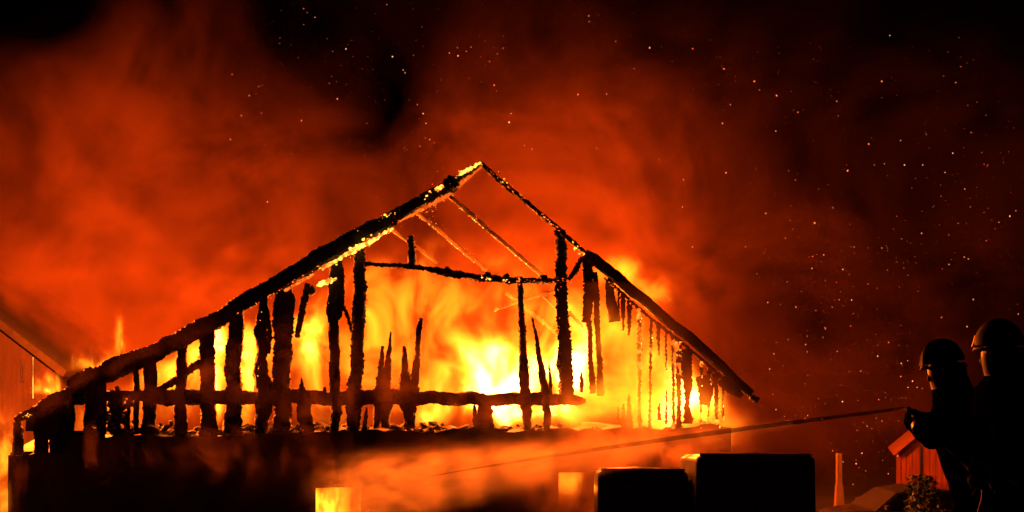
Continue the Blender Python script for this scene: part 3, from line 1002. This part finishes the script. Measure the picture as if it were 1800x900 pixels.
for sg in (-1, 1):
    for x in (-1.3, 1.25):
        wh = empty('wheel', (x, sg * .74, .31)); wh.parent = car
        for nm, ra, th, mm in (('tyre', .31, .2, 'rubber'), ('rim', .19, .214, 'chrome')):
            bm = bmesh.new()
            bmesh.ops.create_cone(bm, cap_ends=True, segments=20, radius1=ra, radius2=ra, depth=th)
            bmesh.ops.rotate(bm, verts=bm.verts, cent=(0, 0, 0), matrix=Matrix.Rotation(math.pi / 2, 3, 'X'))
            from_bm(nm, bm, M[mm], wh)
    box('headlight', (-2.06, sg * .62 - .14, .66), (-1.96, sg * .62 + .14, .80), M['chrome'], car, .02)
    box('mirror', (-.82, sg * .92 - .08, .98), (-.68, sg * .92 + .08, 1.10), M['car'], car, .03)
box('sill_trim', (-1.75, -.872, .93), (1.6, -.856, .955), M['chrome'], car)

# shrub
sh = empty('shrub', (W(1622, 642, 27.0).x, 27.0, 0)); tag(sh, 'dark leafy shrub in front of the red shed', 'shrub')
rs_ = random.Random(12)
vs, fs = [], []
zt_ = W(0, 836, 27.0).z
for k in range(1500):
    a = rs_.uniform(0, 2 * math.pi); hgt = rs_.random() ** .8
    R = .62 * math.sqrt(rs_.random()) * (1 - .55 * hgt) * (1 + .25 * math.sin(3 * a + 5 * hgt))
    c = Vector((R * math.cos(a), R * math.sin(a), .25 + hgt * (zt_ - .25)))
    d1 = Vector((rs_.gauss(0, 1), rs_.gauss(0, 1), rs_.gauss(.3, 1))).normalized() * rs_.uniform(.04, .09)
    d2 = d1.cross(Vector((rs_.gauss(0, 1), rs_.gauss(0, 1), rs_.gauss(0, 1)))).normalized() * rs_.uniform(.015, .03)
    b = len(vs)
    vs += [c - d1, c + d2, c + d1, c - d2]
    fs.append((b, b + 1, b + 2, b + 3))
cr = from_py('crown', vs, fs, M['leaf'], sh); cr['kind'] = 'stuff'
vs, fs = [], []
for k in range(7):
    a = k * .9; tip = Vector((.3 * math.cos(a), .3 * math.sin(a), zt_ * rs_.uniform(.6, .9)))
    b = len(vs)
    for q in range(5): vs.append((.03 * math.cos(q * 1.256) + .05 * math.cos(a), .03 * math.sin(q * 1.256) + .05 * math.sin(a), 0))
    for q in range(5): vs.append((tip.x + .008 * math.cos(q * 1.256), tip.y + .008 * math.sin(q * 1.256), tip.z))
    fs += [(b + q, b + (q + 1) % 5, b + 5 + (q + 1) % 5, b + 5 + q) for q in range(5)]
from_py('stem', vs, fs, M['bark'], sh)

# ------------------------------------------------------------------ firefighters
def skin_mesh(name, verts, edges, radii, root, sub=2):
    me = bpy.data.meshes.new(name + '_skeleton')
    me.from_pydata([tuple(v) for v in verts], edges, [])
    ob = bpy.data.objects.new(name + '_skeleton', me)
    COL.objects.link(ob)
    m1 = ob.modifiers.new('skin', 'SKIN')
    m1.use_smooth_shade = True
    for i, r in enumerate(radii):
        sv = me.skin_vertices[0].data[i]
        sv.radius = r if isinstance(r, tuple) else (r, r)
        sv.use_root = (i == root)
    m2 = ob.modifiers.new('sub', 'SUBSURF'); m2.levels = sub; m2.render_levels = sub
    dg = bpy.context.evaluated_depsgraph_get()
    dg.update()
    out = bpy.data.meshes.new_from_object(ob.evaluated_get(dg))
    bpy.data.objects.remove(ob)
    bpy.data.meshes.remove(me)
    return out

def firefighter(J, label, face_dir, hold):
    """J: joints by name in world space; the body is one skinned surface"""
    names = list(J)
    idx = {k: i for i, k in enumerate(names)}
    E = [('pelvis', 'belly'), ('belly', 'chest'), ('chest', 'neck'), ('neck', 'head'), ('head', 'crown'),
         ('chest', 'sh_l'), ('sh_l', 'el_l'), ('el_l', 'wr_l'), ('wr_l', 'palm_l'), ('chest', 'sh_r'), ('sh_r', 'el_r'), ('el_r', 'wr_r'), ('wr_r', 'palm_r'),
         ('pelvis', 'hip_l'), ('hip_l', 'kn_l'), ('kn_l', 'an_l'), ('an_l', 'toe_l'), ('pelvis', 'hip_r'), ('hip_r', 'kn_r'), ('kn_r', 'an_r'), ('an_r', 'toe_r')]
    R = dict(pelvis=.27, belly=.27, chest=.265, neck=.125, head=.135, crown=.11, sh_l=.155, sh_r=.155, el_l=.125, el_r=.125, wr_l=.088, wr_r=.088, palm_l=.056, palm_r=.056,
             hip_l=.13, hip_r=.13, kn_l=.105, kn_r=.105, an_l=.085, an_r=.085, toe_l=.06, toe_r=.06)
    base = Vector(((J['an_l'].x + J['an_r'].x) / 2, (J['an_l'].y + J['an_r'].y) / 2, 2.8))
    me = skin_mesh('person', [J[k] - base for k in names], [(idx[a], idx[b]) for a, b in E], [R[k] for k in names], idx['pelvis'])
    me.materials.clear(); me.materials.append(M['coat']); me.materials.append(M['glove']); me.materials.append(M['skin'])
    hd, wl, wr = J['head'] - base, J['palm_l'] - base, J['palm_r'] - base
    for p in me.polygons:
        c = p.center
        if (c - hd).length < .15 and (c - hd).dot(face_dir) > .07: p.material_index = 2
        elif (c - wl).length < .09 or (c - wr).length < .09: p.material_index = 1
    for v_ in me.vertices:                       # folds of the heavy coat and trousers
        q_ = v_.co * 9.0
        dz_ = mnoise.noise(q_) * .016 + mnoise.noise(v_.co * 23.0) * .007
        if (v_.co - hd).length > .2 and (v_.co - wl).length > .1 and (v_.co - wr).length > .1:
            v_.co = v_.co + v_.normal * dz_
    body = link_mesh('person', me, None)
    body.location = base
    tag(body, label, 'person', 'firefighters on the terrace')
    # hands: four fingers and a thumb closed round what is held
    for pk, ek in (('palm_l', 'wr_l'), ('palm_r', 'wr_r')):
        P = J[pk] - base
        along = (J[pk] - J[ek]).normalized()
        hdir = hold.get(pk)
        hd_ = hdir.normalized()
        side = along.cross(hd_).normalized()
        vs, es, rr_ = [], [], []
        for fi in range(4):
            off = hd_ * (fi - 1.5) * .021
            ln = (.9, 1.05, 1.0, .8)[fi]
            c0 = P + off + along * .02
            c1 = c0 + along * .035 * ln + side * .018
            c2 = c1 + side * .036 * ln - along * .004
            c3 = c2 - along * .032 * ln + side * .008
            b = len(vs)
            vs += [c0, c1, c2, c3]; es += [(b, b + 1), (b + 1, b + 2), (b + 2, b + 3)]; rr_ += [.013, .0125, .0115, .0095]
        b = len(vs)
        t0 = P - hd_ * .035 - along * .02
        vs += [t0, t0 - hd_ * .012 + side * .03 + along * .015, t0 + side * .058 + along * .03]
        es += [(b, b + 1), (b + 1, b + 2)]; rr_ += [.015, .0135, .011]
        fm_ = skin_mesh('hand', vs, es, rr_, 0, 1)
        fm_.materials.clear(); fm_.materials.append(M['glove'])
        link_mesh('fingers', fm_, None, body, True)
    # helmet: shell, brim, neck guard, visor; face features below
    f = face_dir.normalized(); up = Vector((0, 0, 1)); sd = f.cross(up).normalized(); up = sd.cross(f).normalized()
    Mx = Matrix((( *(f),), ( *(sd),), ( *(up),))).transposed()
    hc = (J['head'] + J['crown']) / 2 - base
    def place(bm, nm, mat, smooth=True, parent=body):
        for v_ in bm.verts: v_.co = Mx @ v_.co + hc
        return from_bm(nm, bm, M[mat], parent, smooth)
    bm = bmesh.new()
    bmesh.ops.create_uvsphere(bm, u_segments=28, v_segments=16, radius=1.0)
    bmesh.ops.delete(bm, geom=[v_ for v_ in bm.verts if v_.co.z < -.12], context='VERTS')
    for v_ in bm.verts:
        comb = .025 * max(0, 1 - abs(v_.co.y) * 5) * max(0, v_.co.z)
        v_.co = Vector((v_.co.x * .158, v_.co.y * .132, v_.co.z * .150 + .02 + comb))
    hel = place(bm, 'helmet', 'helmet')
    bm = bmesh.new()                                   # brim, longer at the back, and neck guard
    n = 28
    for k in range(n):
        a = 2 * math.pi * k / n
        ca, sa = math.cos(a), math.sin(a)
        ext = .004 + .014 * max(0, -ca) + .004 * max(0, ca)
        for (rx, ry, z) in ((.157, .131, .004), (.157 + ext, .131 + ext * .6, -.018 - .015 * max(0, -ca)), (.154, .128, -.014)):
            bm.verts.new((ca * rx, sa * ry, z))
    bm.verts.ensure_lookup_table()
    for k in range(n):
        for q in range(2):
            a, b = k * 3 + q, ((k + 1) % n) * 3 + q
            bm.faces.new([bm.verts[i] for i in (a, b, b + 1, a + 1)])
    place(bm, 'helmet_brim', 'helmet')
    bm = bmesh.new()
    for k in range(11):
        a = math.radians(100 + 16 * k)
        for z, s_ in ((-.01, 1.0), (-.09, 1.02), (-.19, 1.22)):
            bm.verts.new((math.cos(a) * .150 * s_, math.sin(a) * .128 * s_, z))
            bm.verts.new((math.cos(a) * .158 * s_, math.sin(a) * .136 * s_, z))
    bm.verts.ensure_lookup_table()
    for k in range(10):
        for q in range(2):
            for w_ in (0, 1):
                a, b = k * 6 + q * 2 + w_, (k + 1) * 6 + q * 2 + w_
                bm.faces.new([bm.verts[i] for i in (a, b, b + 2, a + 2)])
    place(bm, 'neck_guard', 'coat')
    bm = bmesh.new()                                   # reflective front plate, a split trapezoid
    for sg in (-1, 1):
        for y0, y1, z0, z1 in ((.006, .055, .01, .085),):
            pts = [(.172, sg * y0, z0), (.156, sg * y1, z0), (.142, sg * y1 * .6, z1), (.152, sg * y0, z1)]
            vv_ = [bm.verts.new(p) for p in pts] + [bm.verts.new((p[0] - .012, p[1], p[2])) for p in pts]
            bm.faces.new(vv_[:4]); bm.faces.new(vv_[7:3:-1])
            for i in range(4): bm.faces.new([vv_[i], vv_[(i + 1) % 4], vv_[4 + (i + 1) % 4], vv_[4 + i]])
    place(bm, 'front_plate', 'reflective', False, hel)
    bm = bmesh.new()                                   # nose, eyes, mouth, ears
    bmesh.ops.create_uvsphere(bm, u_segments=8, v_segments=6, radius=.02, matrix=Matrix.Translation((.100, 0, -.085)) @ Matrix.Diagonal((1.1, .8, 1.5, 1)))
    place(bm, 'nose', 'skin')
    for sg in (-1, 1):
        bm = bmesh.new()
        bmesh.ops.create_uvsphere(bm, u_segments=8, v_segments=6, radius=.03, matrix=Matrix.Translation((-.005, sg * .088, -.08)) @ Matrix.Diagonal((.8, .35, 1.1, 1)))
        place(bm, 'ear', 'skin')
        bm = bmesh.new()
        bmesh.ops.create_uvsphere(bm, u_segments=8, v_segments=6, radius=.012, matrix=Matrix.Translation((.088, sg * .034, -.062)))
        place(bm, 'eye', 'glass_dark')
    bm = bmesh.new()
    bm_box(bm, (.084, -.026, -.132), (.098, .026, -.124), .003)
    place(bm, 'mouth', 'skin')
    bm = bmesh.new()                                   # chin strap
    for k in range(9):
        a = math.pi * k / 8
        for dx in (-.008, .008):
            bm.verts.new((.03 + dx, math.cos(a) * .118, -.01 - math.sin(a) * .165))
    bm.verts.ensure_lookup_table()
    for k in range(8): bm.faces.new([bm.verts[i] for i in (k * 2, k * 2 + 1, k * 2 + 3, k * 2 + 2)])
    place(bm, 'chin_strap', 'reflective')
    for ek, wk in (('el_l', 'wr_l'), ('el_r', 'wr_r')):      # reflective cuffs
        a0, a1 = J[ek] - base, J[wk] - base
        dd = (a1 - a0).normalized(); q1 = dd.cross(Vector((.3, 1, .2))).normalized(); q2 = dd.cross(q1).normalized()
        vs, fs = [], []
        for s_ in (.62, .62 + .035 / (a1 - a0).length):
            for k in range(16):
                an = 2 * math.pi * k / 16
                vs.append(a0.lerp(a1, s_) + (q1 * math.cos(an) + q2 * math.sin(an)) * .086)
        for k in range(16): fs.append((k, (k + 1) % 16, 16 + (k + 1) % 16, 16 + k))
        from_py('cuff_band', vs, fs, M['reflective'], body, True)
    # coat skirt that flares over the hips, collar
    pel, bel = J['pelvis'] - base, J['belly'] - base
    d = (bel - pel).normalized()
    e1 = d.cross(Vector((0, 1, 0))).normalized(); e2 = d.cross(e1).normalized()
    vs, fs = [], []
    n = 28
    for s_, (off, rad) in enumerate(((.16, .23), (.0, .245), (-.12, .26), (-.26, .275), (-.26, .26))):
        for k in range(n):
            a = 2 * math.pi * k / n
            rr2 = rad * (1 + .04 * math.sin(5 * a + s_) * (s_ > 1))
            vs.append(pel + d * off + e1 * rr2 * math.cos(a) + e2 * rr2 * math.sin(a) * .95)
    for s_ in range(4):
        for k in range(n):
            fs.append((s_ * n + k, s_ * n + (k + 1) % n, (s_ + 1) * n + (k + 1) % n, (s_ + 1) * n + k))
    from_py('coat_skirt', vs, fs, M['coat'], body, True)
    return body

GZ = 2.8
def leg(px, Y, dz): return W(px, 642, Y).x
JA = dict(pelvis=W(1732, 868, 9.0), belly=W(1718, 815, 9.0), chest=W(1698, 745, 9.0), neck=W(1672, 684, 9.0), head=W(1660, 655, 9.0), crown=W(1655, 628, 9.0),
          sh_l=W(1668, 716, 9.22), el_l=W(1640, 772, 9.3), wr_l=W(1608, 738, 9.1), palm_l=W(1600, 727, 9.0),
          sh_r=W(1684, 722, 8.72), el_r=W(1631, 772, 8.55), wr_r=W(1622, 742, 8.70), palm_r=W(1619, 733, 8.80),
          hip_l=W(1722, 890, 9.12), kn_l=W(1696, 975, 9.12), an_l=W(1716, 1020, 9.12), toe_l=W(1680, 1034, 9.05),
          hip_r=W(1742, 892, 8.86), kn_r=W(1752, 975, 8.8), an_r=W(1780, 1025, 8.8), toe_r=W(1748, 1038, 8.72))
JB = dict(pelvis=W(1795, 880, 8.05), belly=W(1790, 815, 8.05), chest=W(1782, 735, 8.05), neck=W(1766, 660, 8.05), head=W(1758, 628, 8.05), crown=W(1754, 596, 8.05),
          sh_l=W(1748, 700, 8.28), el_l=W(1742, 790, 8.35), wr_l=W(1722, 842, 8.2), palm_l=W(1714, 852, 8.1),
          sh_r=W(1800, 706, 7.80), el_r=W(1795, 800, 7.70), wr_r=W(1760, 850, 7.75), palm_r=W(1748, 858, 7.82),
          hip_l=W(1780, 905, 8.16), kn_l=W(1770, 1000, 8.16), an_l=W(1782, 1068, 8.16), toe_l=W(1742, 1078, 8.12),
          hip_r=W(1812, 905, 7.92), kn_r=W(1818, 1000, 7.9), an_r=W(1836, 1070, 7.9), toe_r=W(1796, 1082, 7.84))
for J in (JA, JB):
    for k in ('toe_l', 'toe_r'): J[k].z = GZ + .045
    for k in ('an_l', 'an_r'): J[k].z = GZ + .08
hoseA = [W(1596, 719, 8.78), W(1612, 731, 8.86), W(1650, 768, 8.84), W(1700, 815, 8.72), W(1732, 862, 8.45), W(1722, 930, 8.3), W(1760, 1010, 8.4)]
hoseA.append(Vector((4.2, 8.2, GZ + .05))); hoseA.append(Vector((6.5, 7.4, GZ + .04))); hoseA.append(Vector((10, 7.0, GZ + .04)))
hd0 = hoseA[0] - hoseA[2]
firefighter(JA, 'firefighter leaning forward and aiming the hose, elbow low, lit plate on the helmet', Vector((-1, .12, -.12)), {'palm_l': hd0, 'palm_r': hd0})
firefighter(JB, 'firefighter standing behind the hose man at the right edge of the photo', Vector((-1, .7, 0)), {'palm_l': Vector((-.6, .3, .5)), 'palm_r': Vector((-.6, .3, .5))})

def tube(name, pts, rad, mat, parent=None, sub=8, n=10):
    P = [Vector(p) for p in pts]
    C = []
    for i in range(len(P) - 1):
        p0, p1, p2, p3 = P[max(0, i - 1)], P[i], P[i + 1], P[min(len(P) - 1, i + 2)]
        for k in range(sub):
            t_ = k / sub
            C.append(.5 * ((2 * p1) + (p2 - p0) * t_ + (2 * p0 - 5 * p1 + 4 * p2 - p3) * t_ ** 2 + (3 * p1 - p0 - 3 * p2 + p3) * t_ ** 3))
    C.append(P[-1])
    vs, fs = [], []
    for i, c in enumerate(C):
        d = (C[min(i + 1, len(C) - 1)] - C[max(i - 1, 0)]).normalized()
        a = d.cross(Vector((0, 0, 1)));  a = a.normalized() if a.length > 1e-4 else Vector((1, 0, 0))
        b = d.cross(a).normalized()
        for q in range(n):
            an = 2 * math.pi * q / n
            vs.append(c + (a * math.cos(an) + b * math.sin(an)) * rad)
    for i in range(len(C) - 1):
        for q in range(n):
            fs.append((i * n + q, i * n + (q + 1) % n, (i + 1) * n + (q + 1) % n, (i + 1) * n + q))
    fs.append(tuple(range(n))[::-1]); fs.append(tuple(range((len(C) - 1) * n, len(C) * n)))
    return from_py(name, vs, fs, mat, parent, True)
hs = empty('fire_hose', (0, 0, 0)); tag(hs, 'fire hose with metal nozzle in the hands of the leaning firefighter', 'hose')
tube('hose_line', hoseA[1:], .028, M['hose'], hs)
nd_ = (hoseA[0] - hoseA[1]).normalized()
tube('nozzle', [hoseA[1], hoseA[1].lerp(hoseA[0], .5), hoseA[0]], .019, M['brass'], hs, 3)
tube('coupling', [hoseA[1] - nd_ * .03, hoseA[1] + nd_ * .02], .033, M['brass'], hs, 2)

# ------------------------------------------------------------------ sparks
t = NT('spark_glow')
e = t.n('ShaderNodeEmission')
rnd = t.n('ShaderNodeObjectInfo').outputs['Random']
t.put(e.inputs['Color'], t.ramp(t.math('FRACT', t.math('MULTIPLY', rnd, 7.3)), [(0.0, (1, .10, .02)), (.6, (1, .22, .06)), (1.0, (1, .42, .2))]))
t.put(e.inputs['Strength'], t.math('MULTIPLY_ADD', t.math('POWER', rnd, 2.0), 3.6, .3))
t.t.links.new(e.outputs[0], t.out.inputs['Surface'])
M['spark'] = t.m
tv, tf = lump_template()
sme = bpy.data.meshes.new('spark')
sme.from_pydata([(v.x, v.y, v.z) for v in tv], [], tf)
sme.materials.append(M['spark'])
exact = [(680, 8), (455, 152), (408, 131), (405, 245), (470, 355), (575, 68), (540, 22), (805, 98), (845, 100), (825, 138), (873, 160), (853, 72), (712, 128), (724, 232), (530, 212),
         (450, 165), (438, 168), (895, 215), (1121, 125), (1142, 84), (1016, 166), (1365, 168), (1326, 143), (1335, 158), (1550, 143), (1550, 172), (1680, 145), (1689, 117), (1430, 104),
         (1284, 184), (1270, 217), (1527, 253), (1583, 247), (1537, 290), (1590, 290), (1622, 290), (1386, 300), (1484, 298), (1490, 300), (1439, 332), (1390, 362), (1346, 375), (1464, 365),
         (1432, 392), (1550, 436), (1558, 432), (1620, 410), (1775, 380), (1726, 268), (1668, 413), (1695, 452), (1702, 455), (1560, 475), (1790, 552), (1655, 558), (1700, 574),
         (1447, 593), (1463, 540), (1467, 527), (1475, 527), (1534, 620), (1543, 626), (1513, 652), (1562, 602), (1415, 736), (1364, 720), (1379, 732), (1481, 706), (1493, 653), (1420, 660),
         (1505, 815), (1510, 822), (1522, 828), (1545, 795), (1553, 793), (1482, 812), (1540, 735), (1556, 690), (1604, 670), (1612, 681), (1621, 683), (935, 262), (1035, 28)]
rsp = random.Random(99)
zones = [((480, 900, 0, 330), 62), ((1150, 1780, 60, 480), 95), ((1330, 1600, 380, 780), 130), ((620, 780, 200, 420), 26), ((380, 480, 90, 360), 6), ((1450, 1600, 780, 860), 12), ((980, 1180, 20, 300), 22),
         ((1600, 1790, 200, 560), 26), ((850, 1400, 60, 480), 40)]
allp = [(x, y, rsp.uniform(1.3, 2.3), 1) for x, y in exact]
for (x0, x1, y0, y1), n in zones:
    for _ in range(int(n * 3.2)):
        cxx, cyx = rsp.uniform(x0, x1), rsp.uniform(y0, y1)
        allp.append((cxx, cyx, rsp.uniform(.45, .8) + 1.2 * rsp.random() ** 6, 0))
allp.sort(key=lambda p: -p[2])
rest = []
for i, (x, y, d, ex) in enumerate(allp):
    Yd = rsp.uniform(15, 21)
    p = W(x, y, Yd)
    rad = d * Yd / FPX * .5
    if i < 300:
        o = bpy.data.objects.new('spark', sme)
        o.location = p
        el = rsp.uniform(1.0, 1.6)
        o.scale = (rad * rsp.uniform(.8, 1.1), rad, rad * el)
        o.rotation_euler = (0, rsp.uniform(-.6, .6), 0)
        COL.objects.link(o)
        if x < 900: lab = 'tiny glowing spark above and left of the barn ridge'
        elif y < 500: lab = 'tiny glowing spark in the dark sky right of the barn ridge'
        else: lab = 'tiny glowing spark low down between the barn and the firefighters'
        tag(o, lab, 'spark', lab.replace('tiny glowing spark', 'sparks'))
    else:
        rest.append((p, (rad, rad, rad), 0))
if rest:
    o = lumps('spark_cloud', rest, emis('fine_spark_glow', (1, .17, .04), .15, 2.4, 5.0), None, seed=5)
    tag(o, 'faint cloud of the smallest sparks in the smoke', 'sparks', kind='stuff')
